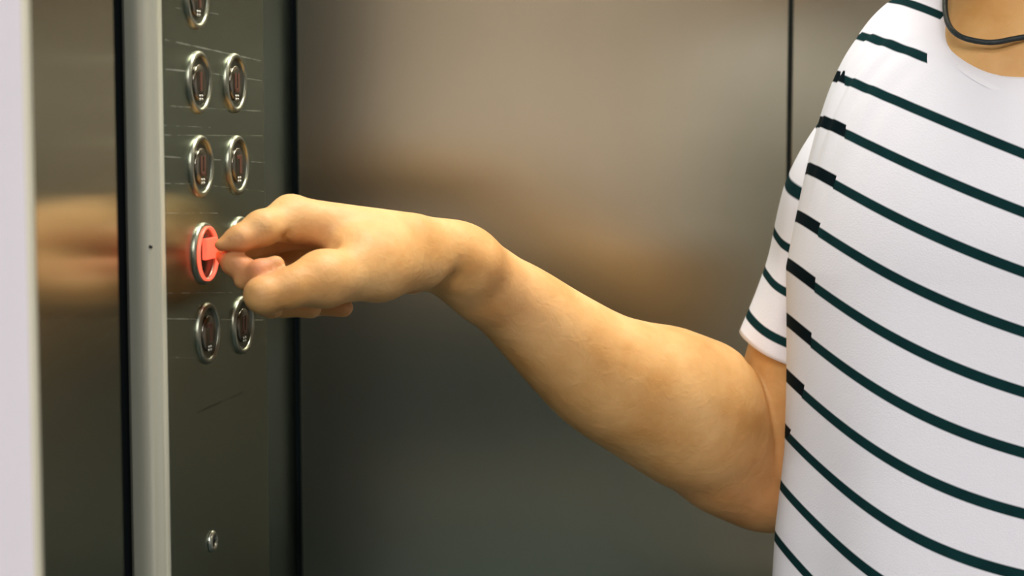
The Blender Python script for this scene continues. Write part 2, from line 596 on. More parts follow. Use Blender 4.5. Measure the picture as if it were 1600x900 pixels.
# small pin on the rounded edge
bm = bmesh.new()
add_lathe(bm, [(.0010, 0), (.0009, .0008), (0, .001)], 16)
side_mat(bm)
q_ = P(222, 382, 1.045)
v = Matrix.Rotation(-RZ, 4, 'Z') @ (Vector(q_) - Vector(E(A_PANEL, B_BTN, 0)))
pin = bm_obj('rivet', bm, M['black_plastic'], col, (cx + R1 * math.cos(math.radians(50)) - .0002, cy - R1 * 1.05 * math.sin(math.radians(50)), q_[2]), smooth=True)
pin.rotation_euler = (0, 0, -math.radians(50))


# ------------------------------------------------------------------ implicit surfaces
def smin(a, b, k):
    h = np.maximum(k - np.abs(a - b), 0) / k
    return np.minimum(a, b) - h * h * k * .25


def smax(a, b, k):
    return -smin(-a, -b, k)


def rcone(p, a, b, ra, rb):
    a = np.asarray(a, np.float32); b = np.asarray(b, np.float32)
    ba = b - a
    pa = p - a
    t = np.clip(pa @ ba / float(ba @ ba), 0, 1)
    return np.linalg.norm(pa - t[:, None] * ba, axis=1) - (ra + t * (rb - ra))


def ell(p, c, r, R=None):
    q = p - np.asarray(c, np.float32)
    if R is not None:
        q = q @ np.asarray(R, np.float32)
    r = np.asarray(r, np.float32)
    k0 = np.linalg.norm(q / r, axis=1)
    k1 = np.linalg.norm(q / (r * r), axis=1) + 1e-9
    return k0 * (k0 - 1) / k1


def sweep(p, pts, rs, n=8):
    """smooth limb: the joints are run through a spline, no bulges at the joints"""
    q = catmull([np.append(a, r) for a, r in zip(pts, rs)], n)
    d = None
    for i in range(len(q) - 1):
        e = rcone(p, q[i][:3], q[i + 1][:3], q[i][3], q[i + 1][3])
        d = e if d is None else smin(d, e, .003)
    return d


def chain(p, pts, rs, k=.004):
    d = None
    for i in range(len(pts) - 1):
        e = rcone(p, pts[i], pts[i + 1], rs[i], rs[i + 1])
        d = e if d is None else smin(d, e, k)
    return d


def groove(p, a, b, r, depth):
    e = rcone(p, a, b, 0, 0)
    return depth * np.exp(-(e / r) ** 2)


def iso_mesh(f, lo, hi, h):
    lo = np.array(lo, float); hi = np.array(hi, float)
    B = 12
    nb = np.ceil((hi - lo) / (h * B)).astype(int)
    n = nb * B
    F = np.empty(tuple(n), np.float32)
    bc = np.stack(np.meshgrid(*[(np.arange(nb[i]) * B + (B - 1) / 2) * h + lo[i] for i in range(3)], indexing='ij'), -1).reshape(-1, 3).astype(np.float32)
    dc = f(bc)
    F.reshape(nb[0], B, nb[1], B, nb[2], B)[:] = dc.reshape(nb[0], 1, nb[1], 1, nb[2], 1)
    near = np.where(np.abs(dc) < h * B * 1.15)[0]
    loc = np.stack(np.meshgrid(*[np.arange(B) * h] * 3, indexing='ij'), -1).reshape(-1, 3)
    Fb = F.reshape(nb[0], B, nb[1], B, nb[2], B)
    for s in range(0, len(near), 120):
        ids = near[s:s + 120]
        ijk = np.stack(np.unravel_index(ids, tuple(nb)), -1)
        org = ijk * B * h + lo
        pts = (org[:, None, :] + loc[None]).reshape(-1, 3).astype(np.float32)
        v = f(pts).reshape(len(ids), B, B, B)
        for q in range(len(ids)):
            i, j, k = ijk[q]
            Fb[i, :, j, :, k, :] = v[q]
    ins = F < 0
    cnt = np.zeros(tuple(n - 1), np.int8)
    for dx in (0, 1):
        for dy in (0, 1):
            for dz in (0, 1):
                cnt += ins[dx:n[0] - 1 + dx, dy:n[1] - 1 + dy, dz:n[2] - 1 + dz]
    act = np.argwhere((cnt > 0) & (cnt < 8))
    idx = -np.ones(tuple(n - 1), np.int32)
    idx[act[:, 0], act[:, 1], act[:, 2]] = np.arange(len(act))
    acc = np.zeros((len(act), 3)); num = np.zeros(len(act))
    C = [(0, 0, 0), (1, 0, 0), (0, 1, 0), (1, 1, 0), (0, 0, 1), (1, 0, 1), (0, 1, 1), (1, 1, 1)]
    val = [F[act[:, 0] + c[0], act[:, 1] + c[1], act[:, 2] + c[2]] for c in C]
    for a in range(8):
        for b in range(a + 1, 8):
            if sum(abs(C[a][i] - C[b][i]) for i in range(3)) != 1: continue
            m = (val[a] < 0) != (val[b] < 0)
            t = val[a][m] / (val[a][m] - val[b][m])
            ca_, cb_ = np.array(C[a]), np.array(C[b])
            acc[m] += ca_ + t[:, None] * (cb_ - ca_)
            num[m] += 1
    V = (act + acc / num[:, None]) * h + lo
    faces = []
    for ax in range(3):
        o1, o2 = (ax + 1) % 3, (ax + 2) % 3
        sl0 = [slice(None)] * 3; sl1 = [slice(None)] * 3
        sl0[ax] = slice(0, n[ax] - 1); sl1[ax] = slice(1, n[ax])
        A_, B_ = ins[tuple(sl0)], ins[tuple(sl1)]
        e = np.argwhere(A_ != B_)
        e = e[(e[:, o1] > 0) & (e[:, o2] > 0) & (e[:, o1] < n[o1] - 1) & (e[:, o2] < n[o2] - 1)]
        s = A_[e[:, 0], e[:, 1], e[:, 2]]
        q = []
        for (u, v) in ((-1, -1), (0, -1), (0, 0), (-1, 0)):
            c = e.copy(); c[:, o1] += u; c[:, o2] += v
            q.append(idx[c[:, 0], c[:, 1], c[:, 2]])
        q = np.stack(q, 1)
        q[~s] = q[~s][:, ::-1]
        faces.append(q)
    Q = np.concatenate(faces)
    Q = Q[(Q >= 0).all(1)]
    return V, Q


def np_mesh(name, V, Q):
    me = bpy.data.meshes.new(name)
    me.vertices.add(len(V)); me.vertices.foreach_set('co', np.asarray(V, np.float32).ravel())
    me.loops.add(len(Q) * 4); me.loops.foreach_set('vertex_index', np.asarray(Q, np.int32).ravel())
    me.polygons.add(len(Q)); me.polygons.foreach_set('loop_start', np.arange(0, len(Q) * 4, 4, dtype=np.int32))
    me.polygons.foreach_set('use_smooth', np.ones(len(Q), bool))
    me.update(calc_edges=True)
    me.validate()
    return me


# ------------------------------------------------------------------ the person
PSI = math.radians(15)
O = np.array([.339, 1.270, 0.0])                       # torso axis
R_ = np.array([-math.cos(PSI), math.sin(PSI), 0])      # towards the person's right
F_ = np.array([-math.sin(PSI), -math.cos(PSI), 0])     # towards the person's front
U_ = np.array([0, 0, 1.0])


def B3(r, f, z):
    return O + R_ * r + F_ * f + U_ * z


# ---- right arm and hand, joints located by sight line and depth
SX, SY = .86, .90
SHO = B3(.106, -.012, 1.360)
ELB = P(1200, 730, 1.375)


SQ = np.array([1, .22, 1], np.float32)


def arm_sdf(p):
    # upper arm
    up = sweep(p, [SHO, P(1302, 400, 1.33), P(1245, 590, 1.355), ELB], [.030, .036, .0365, .035])
    # forearm
    fa = sweep(p, [P(1208, 748, 1.374), P(1150, 716, 1.362), P(1088, 660, 1.335), P(1015, 617, 1.31), P(945, 585, 1.285), P(878, 535, 1.26), P(812, 480, 1.235), P(757, 442, 1.212), P(712, 404, 1.195)],
               [.0320, .0345, .0460, .0440, .0382, .0316, .0256, .0212, .0186])
    fa = smin(fa, rcone(p, P(1096, 622, 1.325), P(1050, 612, 1.315), .0380, .0395), .012)
    olec = sweep(p, [P(1222, 764, 1.385), P(1185, 765, 1.372), P(1130, 743, 1.352)], [.0225, .0225, .0225], 4)
    fa = smin(fa, olec, .02)
    d = smin(up, fa, .003)
    fold = groove(p * SQ, P(1163, 560, 1.335) * SQ, P(1174, 690, 1.335) * SQ, .0026, .0030)
    d = d + fold
    # wrist and palm
    wr = chain(p, [P(752, 440, 1.209), P(718, 412, 1.192), P(690, 394, 1.18), P(650, 393, 1.17)], [.0172, .0164, .0152, .0178], .01)
    wr = smin(wr, rcone(p, P(690, 388, 1.172), P(742, 412, 1.185), .0130, .0145), .01)
    mi = rcone(p, P(640, 375, 1.150), P(462, 343, 1.114), .0142, .0122)
    mm = rcone(p, P(645, 382, 1.162), P(478, 350, 1.138), .0145, .0125)
    mr = rcone(p, P(650, 395, 1.178), P(500, 385, 1.160), .0150, .0125)
    mp = rcone(p, P(650, 405, 1.185), P(528, 413, 1.176), .0140, .0120)
    palm = smin(smin(smin(mi, mm, .010), smin(mr, mp, .010), .010), wr, .012)
    th = chain(p, [P(660, 412, 1.155), P(590, 424, 1.122), P(505, 436, 1.088)], [.0135, .0152, .0138], .008)
    palm = smin(palm, th, .014)
    palm = smin(palm, rcone(p, P(642, 435, 1.178), P(616, 431, 1.172), .0085, .0082), .006)
    # web between thumb and first finger
    palm = smin(palm, rcone(p, P(560, 395, 1.115), P(600, 400, 1.13), .0125, .014), .016)
    hand = smin(palm, d, .016)
    F1 = chain(p, [P(452, 342, 1.114), P(408, 357, 1.092), P(374, 373.5, 1.084), P(346, 385, 1.080)], [.0118, .0090, .0067, .0041], .006)
    F2 = chain(p, [P(478, 352, 1.138), P(402, 380, 1.124), P(353, 400, 1.094)], [.0122, .0086, .0052], .003)
    F2 = smin(F2, chain(p, [P(353, 400, 1.092), P(366, 411, 1.084), P(386, 424, 1.082)], [.0048, .0066, .0074], .004), .003)
    F2b = chain(p, [P(380, 438, 1.080), P(405, 424, 1.076), P(431, 413, 1.079)], [.0052, .0062, .0048], .003)
    F3 = chain(p, [P(500, 387, 1.160), P(434, 400, 1.150), P(418, 448, 1.125), P(442, 474, 1.112), P(486, 481, 1.112)], [.0120, .0092, .0085, .0072, .0060], .004)
    F4 = chain(p, [P(528, 417, 1.176), P(470, 440, 1.160), P(486, 472, 1.138), P(536, 480, 1.132)], [.0112, .0085, .0075, .0058], .004)
    T = chain(p, [P(505, 436, 1.088), P(458, 449, 1.074), P(410, 461, 1.066)], [.0134, .0104, .0098], .006)
    T = smin(T, rcone(p, P(410, 461, 1.066), P(424, 474, 1.082), .0096, .0084), .003)
    out = smin(hand, F1, .008)
    for f, k in ((F2, .007), (F3, .006), (F4, .007), (T, .012)):
        out = smin(out, smin(hand, f, k), .0010)
    out = smin(out, F2b, .002)
    # creases, tendons, knuckles
    out = out + groove(p, P(690, 440, 1.160), P(655, 462, 1.165), .0035, .0028)
    out = out + groove(p, P(668, 440, 1.158), P(662, 468, 1.165), .0016, .0014)
    out = out + groove(p, P(715, 440, 1.165), P(820, 500, 1.175), .006, .0026)
    out = out - groove(p, P(735, 455, 1.165), P(900, 590, 1.20), .008, .0020)
    out = out + groove(p, P(436, 348, 1.098), P(452, 372, 1.10), .0022, .0014)
    out = out + groove(p, P(500, 375, 1.10), P(520, 390, 1.10), .005, .002)
    out = out - groove(p, P(503, 424, 1.074), P(500, 440, 1.074), .007, .0016)
    for q in (404, 410, 416):          # folds over the thumb joint
        out = out + groove(p, P(q, 434, 1.056), P(q + 2, 446, 1.054), .0010, .0005)
    for q in (386, 392):               # folds over the first finger's joint
        out = out + groove(p, P(q, 352, 1.080), P(q + 5, 362, 1.078), .0010, .0004)
    out = out + groove(p * SQ, P(334, 392, 1.076) * SQ, P(394, 397, 1.080) * SQ, .0013, .0022)
    out = out + groove(p * SQ, P(433, 354, 1.10) * SQ, P(456, 394, 1.105) * SQ, .0017, .0020)
    out = out + groove(p * SQ, P(420, 484, 1.08) * SQ, P(500, 479, 1.10) * SQ, .0014, .0018)
    out = out + groove(p, P(470, 470, 1.075), P(560, 452, 1.10), .005, .0012)
    out = out + groove(p, P(400, 340, 1.078), P(410, 372, 1.078), .004, .0006)
    out = out - groove(p, P(540, 330, 1.12), P(690, 362, 1.165), .006, .0012)
    out = out - groove(p, P(446, 318, 1.114), P(452, 322, 1.114), .006, .0012)
    return out


def body_sdf(p):
    q = p - O.astype(np.float32)
    r, f, z = q @ R_.astype(np.float32) / SX, q @ F_.astype(np.float32) / SY, p[:, 2]
    c = np.stack([r, f, z], 1)
    def E2(cc, rr): return ell(c, cc, rr)
    d = E2((0, .005, 1.24), (.158, .104, .20))
    d = smin(d, E2((0, 0, 1.03), (.135, .098, .20)), .06)
    d = smin(d, E2((0, 0, .90), (.16, .11, .13)), .05)
    # shoulders and collar
    for sg in (1, -1):
        d = smin(d, rcone(c, (sg * .04, -.01, 1.425), (sg * .100, -.012, 1.362), .036, .033), .03)
    # neck and the upper chest that shows in the neck hole
    d = smin(d, rcone(c, (0.012, -.008, 1.40), (.012, .022, 1.53), .054, .052), .035)
    d = smin(d, E2((.018, .045, 1.375), (.075, .045, .055)), .03)
    for sg in (1, -1):
        d = d - groove(c, (sg * .018 + .02, .088, 1.405), (sg * .11, .055, 1.432), .008, .003)
    # head, turned towards the buttons
    hc = np.array([.017, .032, 1.578], np.float32)
    th = math.radians(-22)
    hr = np.array([[math.cos(th), math.sin(th), 0], [-math.sin(th), math.cos(th), 0], [0, 0, 1]], np.float32)
    hq = (c * np.array([SX, SY, 1], np.float32) - hc) @ hr.T          # x: person's right, y: forward, z up
    h = ell(hq, (0, -.012, .022), (.074, .094, .090))
    h = smin(h, ell(hq, (0, .020, -.045), (.053, .062, .068)), .035)
    h = smin(h, ell(hq, (0, .052, -.094), (.022, .020, .018)), .02)
    h = smin(h, rcone(hq, (0, .084, .012), (0, .103, -.026), .007, .011), .010)
    h = smin(h, rcone(hq, (-.022, .074, .034), (.022, .074, .034), .010, .010), .012)
    for sg in (1, -1):
        h = smax(h, -ell(hq, (sg * .030, .090, .010), (.016, .012, .010)), .010)
        h = smin(h, rcone(hq, (sg * .019, .076, .0195), (sg * .041, .070, .0185), .0055, .0045), .003)
        h = smin(h, rcone(hq, (sg * .020, .075, .0015), (sg * .040, .070, .0020), .0045, .0040), .003)
        h = smin(h, ell(hq, (sg * .034, .062, -.020), (.018, .018, .016)), .016)
        e = smax(ell(hq, (sg * .076, -.012, -.005), (.008, .019, .032)), -ell(hq, (sg * .086, -.008, -.005), (.008, .010, .018)), .004)
        h = smin(h, e, .004)
        h = smin(h, rcone(hq, (sg * .006, .098, -.028), (sg * .012, .094, -.028), .006, .005), .006)
    h = smin(h, rcone(hq, (-.017, .083, -.054), (.017, .083, -.054), .0055, .0055), .006)
    h = smin(h, rcone(hq, (-.014, .082, -.065), (.014, .082, -.065), .0065, .0065), .006)
    h = h + groove(hq, (-.020, .092, -.0595), (.020, .092, -.0595), .003, .0025)
    d = smin(d, h, .022)
    # left arm hanging at the side, hand with five fingers
    sh, el, wr = (-.125, -.01, 1.362), (-.215, -.03, 1.085), (-.225, .03, .845)
    la = sweep(c, [sh, (-.172, -.02, 1.22), el, (-.222, -.01, 1.0), (-.225, .022, .90), wr], [.036, .042, .038, .041, .030, .024], 4)
    d = smin(d, la, .02)
    pm = smin(rcone(c, wr, (-.222, .055, .765), .022, .020), rcone(c, wr, (-.222, .022, .765), .022, .018), .01)
    d = smin(d, pm, .012)
    for k, (f0, ln) in enumerate(((.064, .070), (.046, .078), (.029, .072), (.013, .056))):
        a_ = (-.221, f0, .762); b_ = (-.218, f0 + .004, .762 - ln * .5); c_ = (-.206, f0 + .002, .762 - ln)
        d = smin(d, chain(c, [a_, b_, c_], [.0095, .0085, .0068], .004), .004)
    d = smin(d, chain(c, [(-.212, .055, .81), (-.200, .082, .775), (-.196, .088, .742)], [.013, .010, .0075], .005), .008)
    # legs inside the trousers, ankles
    for sg in (1, -1):
        d = smin(d, chain(c, [(sg * .085, 0, .86), (sg * .095, .01, .48), (sg * .10, -.01, .09)], [.085, .052, .036], .02), .03)
    return d * .88


def merge_mesh(name, parts_):
    Vs, Qs, off = [], [], 0
    for V, Q in parts_:
        Vs.append(V); Qs.append(Q + off); off += len(V)
    return np_mesh(name, np.concatenate(Vs), np.concatenate(Qs))


# skin
t = NT('skin')
tc = t.n('ShaderNodeTexCoord')
n1 = t.n('ShaderNodeTexNoise'); n1.inputs['Scale'].default_value = 26; n1.inputs['Detail'].default_value = 4
n2 = t.n('ShaderNodeTexNoise'); n2.inputs['Scale'].default_value = 420; n2.inputs['Detail'].default_value = 3
t.l(tc.outputs['Object'], n1.inputs['Vector']); t.l(tc.outputs['Object'], n2.inputs['Vector'])
at = t.n('ShaderNodeAttribute'); at.attribute_name = 'flush'
cr = t.n('ShaderNodeValToRGB')
cr.color_ramp.elements[0].position = .32; cr.color_ramp.elements[0].color = (.60, .305, .092, 1)
cr.color_ramp.elements[1].position = .68; cr.color_ramp.elements[1].color = (.76, .455, .185, 1)
t.l(n1.outputs['Fac'], cr.inputs[0])
colr = t.mix(at.outputs['Fac'], cr.outputs[0], (.64, .25, .11))
bp = t.n('ShaderNodeBump'); bp.inputs['Strength'].default_value = .22; bp.inputs['Distance'].default_value = .0006
t.l(n2.outputs['Fac'], bp.inputs['Height'])
n3 = t.n('ShaderNodeTexNoise'); n3.inputs['Scale'].default_value = 110; n3.inputs['Detail'].default_value = 4; n3.inputs['Distortion'].default_value = .6
t.l(tc.outputs['Object'], n3.inputs['Vector'])
b2 = t.n('ShaderNodeBump'); b2.inputs['Strength'].default_value = .30; b2.inputs['Distance'].default_value = .0022
t.l(n3.outputs['Fac'], b2.inputs['Height']); t.l(b2.outputs['Normal'], bp.inputs['Normal'])
t.set(Base_Color=colr, Roughness=.58, Normal=bp.outputs['Normal'], Subsurface_Weight=.25,
      Subsurface_Radius=(.9, .35, .15), Subsurface_Scale=.006, Specular_IOR_Level=.45)
M['skin'] = t.m

person = empty('person', (O[0], O[1], 0))
tag(person, 'person in white striped t-shirt with right arm stretched out to press the lit lift button', 'person')
VA, QA = iso_mesh(arm_sdf, (-.19, 1.02, 1.04), (.34, 1.50, 1.43), .0016)
VB, QB = iso_mesh(body_sdf, (.0, 1.02, .04), (.72, 1.66, 1.76), .0048)
me = merge_mesh('body', [(VA, QA), (VB, QB)])
Vall = np.concatenate([VA, VB]).astype(np.float32)


def blob(c, r):
    return np.exp(-(np.linalg.norm(Vall - c, axis=1) / r) ** 2)


fl = .75 * blob(P(408, 414, 1.07), .012) + .6 * blob(P(370, 405, 1.08), .016) + .55 * blob(P(505, 440, 1.08), .007) \
    + .5 * blob(P(632, 452, 1.17), .014) + .35 * blob(P(1190, 790, 1.33), .05) + .5 * blob(P(475, 395, 1.12), .02) \
    + .45 * blob(P(530, 490, 1.13), .02) + .4 * blob(P(412, 490, 1.08), .012) + .25 * blob(P(830, 510, 1.18), .04)
a_ = me.attributes.new('flush', 'FLOAT', 'POINT')
nv = len(me.vertices)
if nv == len(fl):
    a_.data.foreach_set('value', np.clip(fl, 0, 1).astype(np.float32))
body = link('body', me, M['skin'])
body.parent = person
body.location = (-O[0], -O[1], 0)


def kid(o, parent=None):
    """hang an object whose mesh is in world coordinates under the person"""
    o.parent = parent or person
    if parent is None:
        o.location = (-O[0], -O[1], 0)
    return o


# ---- shirt
t = NT('striped_jersey')
tc = t.n('ShaderNodeTexCoord')
s1 = t.n('ShaderNodeAttribute'); s1.attribute_name = 'stripe'
s2 = t.n('ShaderNodeAttribute'); s2.attribute_name = 'panel'
s3 = t.n('ShaderNodeAttribute'); s3.attribute_name = 'yoke'
ph = t.math('SUBTRACT', s1.outputs['Fac'], t.math('MULTIPLY', t.math('GREATER_THAN', s2.outputs['Fac'], 0.0), -.05))
fr = t.math('ABSOLUTE', t.math('SUBTRACT', t.math('FRACT', t.math('ADD', ph, 50.5)), .5))
wdt = t.math('ADD', .095, t.math('MULTIPLY', t.math('GREATER_THAN', s2.outputs['Fac'], 0.0), .03))
mk = t.math('DIVIDE', t.math('SUBTRACT', t.math('ADD', wdt, .015), fr), .03, clamp=True)
mk = t.math('MULTIPLY', mk, t.math('LESS_THAN', s3.outputs['Fac'], 0.0))
nz = t.n('ShaderNodeTexNoise'); nz.inputs['Scale'].default_value = 900
t.l(tc.outputs['Object'], nz.inputs['Vector'])
nz2 = t.n('ShaderNodeTexNoise'); nz2.inputs['Scale'].default_value = 55
t.l(tc.outputs['Object'], nz2.inputs['Vector'])
blk = t.mix(nz2.outputs['Fac'], (.003, .018, .021), (.006, .038, .040))
blk = t.mix(t.math('GREATER_THAN', s2.outputs['Fac'], 0.0), blk, (.001, .007, .010))
base = t.mix(mk, (.82, .82, .89), blk)
bp = t.n('ShaderNodeBump'); bp.inputs['Strength'].default_value = .25; bp.inputs['Distance'].default_value = .0005
t.l(nz.outputs['Fac'], bp.inputs['Height'])
t.set(Base_Color=base, Roughness=.9, Normal=bp.outputs['Normal'], Sheen_Weight=0.0, Specular_IOR_Level=.08)
M['jersey'] = t.m
M['rib'] = plain('white_rib', (.86, .86, .93), .9, bump=.3, scale=700)

NECK_C = B3(.014, .012, 1.430)


def shirt_half(z):
    """half width and half depth of the loose shirt at height z"""
    zs = [.86, 1.05, 1.10, 1.15, 1.20, 1.27, 1.30]
    ws = [.170, .163, .162, .158, .158, .159, .159]
    ds = [.130, .126, .124, .122, .120, .116, .112]
    return np.interp(z, zs, ws), np.interp(z, zs, ds)


NPHI, NLOW, NUP = 220, 130, 90
ZTOP = 1.270
V = []
for i in range(NLOW + NUP + 1):
    for j in range(NPHI):
        ph_ = 2 * math.pi * j / NPHI
        cph, sph = math.cos(ph_), math.sin(ph_)
        ex = .82
        cc = math.copysign(abs(cph) ** ex, cph); ss = math.copysign(abs(sph) ** ex, sph)
        w0, d0 = shirt_half(ZTOP)
        if i <= NLOW:
            z = .86 + (ZTOP - .86) * i / NLOW
            w_, d_ = shirt_half(z)
            p = B3(ss * w_, cc * d_ + .004, z)
            # soft vertical folds, stronger low down
            kf = (1 - i / NLOW)
            fold = .004 * kf * math.sin(9 * ph_ + 3 * z) + .0025 * math.sin(5 * ph_ - 11 * z) * min(1, kf * 2)
            p = p + (R_ * ss + F_ * cc) * fold
        else:
            tt = (i - NLOW) / NUP
            p0 = B3(ss * w0, cc * d0 + .004, ZTOP)
            front = max(cph, 0); back = max(-cph, 0)
            nk = NECK_C + R_ * (sph * .050) + F_ * (cph * .070) + U_ * (.020 - .060 * front ** .85 + .030 * back)
            lat = abs(sph) ** 1.5
            p1 = B3(ss * w0 * (1.0 - .10 * lat), (cc * d0) * 1.03, ZTOP + .055 + .035 * lat)
            p2 = B3(ss * (.085 + .042 * lat), cc * d0 * .86, ZTOP + .105 + .075 * lat)
            p = (1 - tt) ** 3 * p0 + 3 * (1 - tt) ** 2 * tt * p1 + 3 * (1 - tt) * tt * tt * p2 + tt ** 3 * nk
            g = math.exp(-((tt - .62) / .30) ** 2) * math.exp(-((ph_ - 1.15) / .40) ** 2)
            p = p + (R_ * ss + F_ * cc) * (.0020 * g * math.sin(34 * ph_ + 5 * tt))
        V.append(p)
V = np.array(V)
fs = []
for i in range(NLOW + NUP):
    for j in range(NPHI):
        k = (j + 1) % NPHI
        fs.append((i * NPHI + j, i * NPHI + k, (i + 1) * NPHI + k, (i + 1) * NPHI + j))
shirt_me = np_mesh('t_shirt', V, np.array(fs))


def shirt_seen(px, py):
    d = np.interp(px, [1237, 1600], [1.275, 1.155])
    return P(px, py, d)


lines = {0: [(1430, 0), (1470, 17)],
         1: [(1355, 50), (1400, 68), (1455, 100)],
         2: [(1320, 120), (1420, 165), (1500, 205), (1600, 238)],
         3: [(1320, 213), (1380, 240), (1500, 293), (1600, 328)],
         4: [(1300, 290), (1400, 340), (1500, 385), (1600, 423)],
         5: [(1275, 362), (1400, 425), (1500, 478), (1600, 522)],
         6: [(1270, 453), (1400, 530), (1500, 578), (1600, 622)],
         7: [(1262, 540), (1400, 632), (1500, 685), (1600, 722)],
         8: [(1260, 630), (1400, 715), (1500, 775), (1600, 812)],
         9: [(1260, 710), (1350, 785), (1400, 812), (1500, 852), (1600, 900)],
         10: [(1240, 770), (1260, 800), (1300, 840), (1390, 895)],
         11: [(1225, 845), (1260, 895)]}
rows, rhs = [], []


def feat(X, Z):
    x = X - .26; z = Z - 1.2
    x = np.clip(x, -.25, .25)
    return np.stack([np.ones_like(x), x, z, x * x, x * z, z * z, x * x * z, x * x * x * 3], -1)


for k, pl in lines.items():
    pl = np.array(pl, float)
    for s in np.linspace(0, 1, 12):
        tt = s * (len(pl) - 1); i = min(int(tt), len(pl) - 2); u = tt - i
        q = pl[i] * (1 - u) + pl[i + 1] * u
        wpt = shirt_seen(*q)
        rows.append(feat(np.array(wpt[0]), np.array(wpt[2]))); rhs.append(k)
coef, *_ = np.linalg.lstsq(np.array(rows), np.array(rhs, float), rcond=None)
Vx = V
# beyond the photo's edge the stripes carry on level, curving as they did
xx = .345 - .022 * np.logaddexp(0, (.345 - V[:, 0]) / .022)
stripe = feat(xx, V[:, 2]) @ coef
zl = V[:, 2] - 1.38
# armhole / side seam line, a line on the cloth from the shoulder down
seam_px = np.array([(1345, 40), (1325, 120), (1318, 200), (1298, 275), (1270, 356), (1264, 440), (1260, 530), (1252, 600), (1232, 700)], float)
sw = np.array([shirt_seen(*q) for q in seam_px])
xs = np.interp(V[:, 2], sw[::-1, 2], sw[::-1, 0], left=sw[-1, 0] - .02)
panel = (xs - V[:, 0])
yo = []
yr = (V - NECK_C) @ R_; yf = (V - NECK_C) @ F_
yoke = 1 - np.sqrt((yr / .061) ** 2 + (yf / .140) ** 2 + ((V[:, 2] - 1.400) / .050) ** 2)
for nm, arr in (('stripe', stripe), ('panel', panel), ('yoke', yoke)):
    at_ = shirt_me.attributes.new(nm, 'FLOAT', 'POINT')
    at_.data.foreach_set('value', arr.astype(np.float32))
# gathered folds at the shoulder, pushed into the mesh
pxs, pys, dds = pix(V)
shirt = link('t_shirt', shirt_me, M['jersey'])
kid(shirt)
shirt['label'] = 'white t-shirt with thin dark teal stripes'
so = shirt.modifiers.new('thickness', 'SOLIDIFY'); so.thickness = .0016; so.offset = -1

# collar band following the neck hole
ring = V[-NPHI:]
ring2 = V[-NPHI * 9:-NPHI * 8]
vs, fs = [], []
for j in range(NPHI):
    a = ring[j]; b = ring2[j]
    nrm = np.cross(ring[(j + 1) % NPHI] - a, b - a); nrm /= np.linalg.norm(nrm)
    if nrm @ (F_ * math.cos(2 * math.pi * j / NPHI) + R_ * math.sin(2 * math.pi * j / NPHI) + U_ * .5) < 0: nrm = -nrm
    dr = (b - a) / np.linalg.norm(b - a)
    for (s, o_) in ((-.002, -.0020), (-.0030, .0004), (-.001, .0012), (.008, .0009), (.0115, .0005), (.0135, -.0004)):
        vs.append(a + dr * s + nrm * o_)
n6 = 6
for j in range(NPHI):
    k = (j + 1) % NPHI
    for q in range(n6 - 1):
        fs.append((j * n6 + q, k * n6 + q, k * n6 + q + 1, j * n6 + q + 1))
collar = link('collar', mesh_from('collar', vs, fs), M['rib'])
kid(collar)
collar.parent = shirt; collar.location = (0, 0, 0)
collar['label'] = 'plain white ribbed collar'


# sleeves: tubes with stripes across
def sleeve(axis, rad, name, seen=False):
    axis = np.array(axis); n = 64; m = len(axis)
    vs, fs, st = [], [], []
    ln = np.concatenate([[0], np.cumsum(np.linalg.norm(np.diff(axis, axis=0), axis=1))])
    tot = ln[-1]
    for i in range(m):
        tt = axis[min(i + 1, m - 1)] - axis[max(i - 1, 0)]; tt /= np.linalg.norm(tt)
        a = np.cross(tt, F_); a /= np.linalg.norm(a)
        b = np.cross(a, tt)
        for k in range(n):
            q = 2 * math.pi * k / n
            rr = rad[i] * (1 + .03 * math.sin(3 * q + i * .15) + .015 * math.sin(7 * q - i * .2))
            vs.append(axis[i] + rr * (math.cos(q) * a + math.sin(q) * b))
            st.append((tot - ln[i] - .0135) / .0325)
    for i in range(m - 1):
        for k in range(n):
            l = (k + 1) % n
            fs.append((i * n + k, i * n + l, (i + 1) * n + l, (i + 1) * n + k))
    me = np_mesh(name, np.array(vs), np.array(fs))
    for nm, arr in (('stripe', np.array(st)), ('panel', np.full(len(vs), -1.0)), ('yoke', np.full(len(vs), -1.0))):
        at_ = me.attributes.new(nm, 'FLOAT', 'POINT'); at_.data.foreach_set('value', arr.astype(np.float32))
    o = link(name, me, M['jersey'], shirt)
    s = o.modifiers.new('thickness', 'SOLIDIFY'); s.thickness = .0022; s.offset = -1
    return o


ax = catmull([B3(.10, -.012, 1.355), P(1330, 300, 1.315), P(1297, 430, 1.335), P(1253, 548, 1.352)], 12)
sleeve(ax, np.interp(np.arange(len(ax)), [0, 14, len(ax) - 1], [.036, .0405, .0425]), 'sleeve')
ax = catmull([B3(-.088, -.010, 1.378), B3(-.118, -.011, 1.345), B3(-.148, -.017, 1.26), B3(-.168, -.022, 1.17)], 12)
sleeve(ax, np.interp(np.arange(len(ax)), [0, 14, len(ax) - 1], [.040, .050, .053]), 'sleeve')

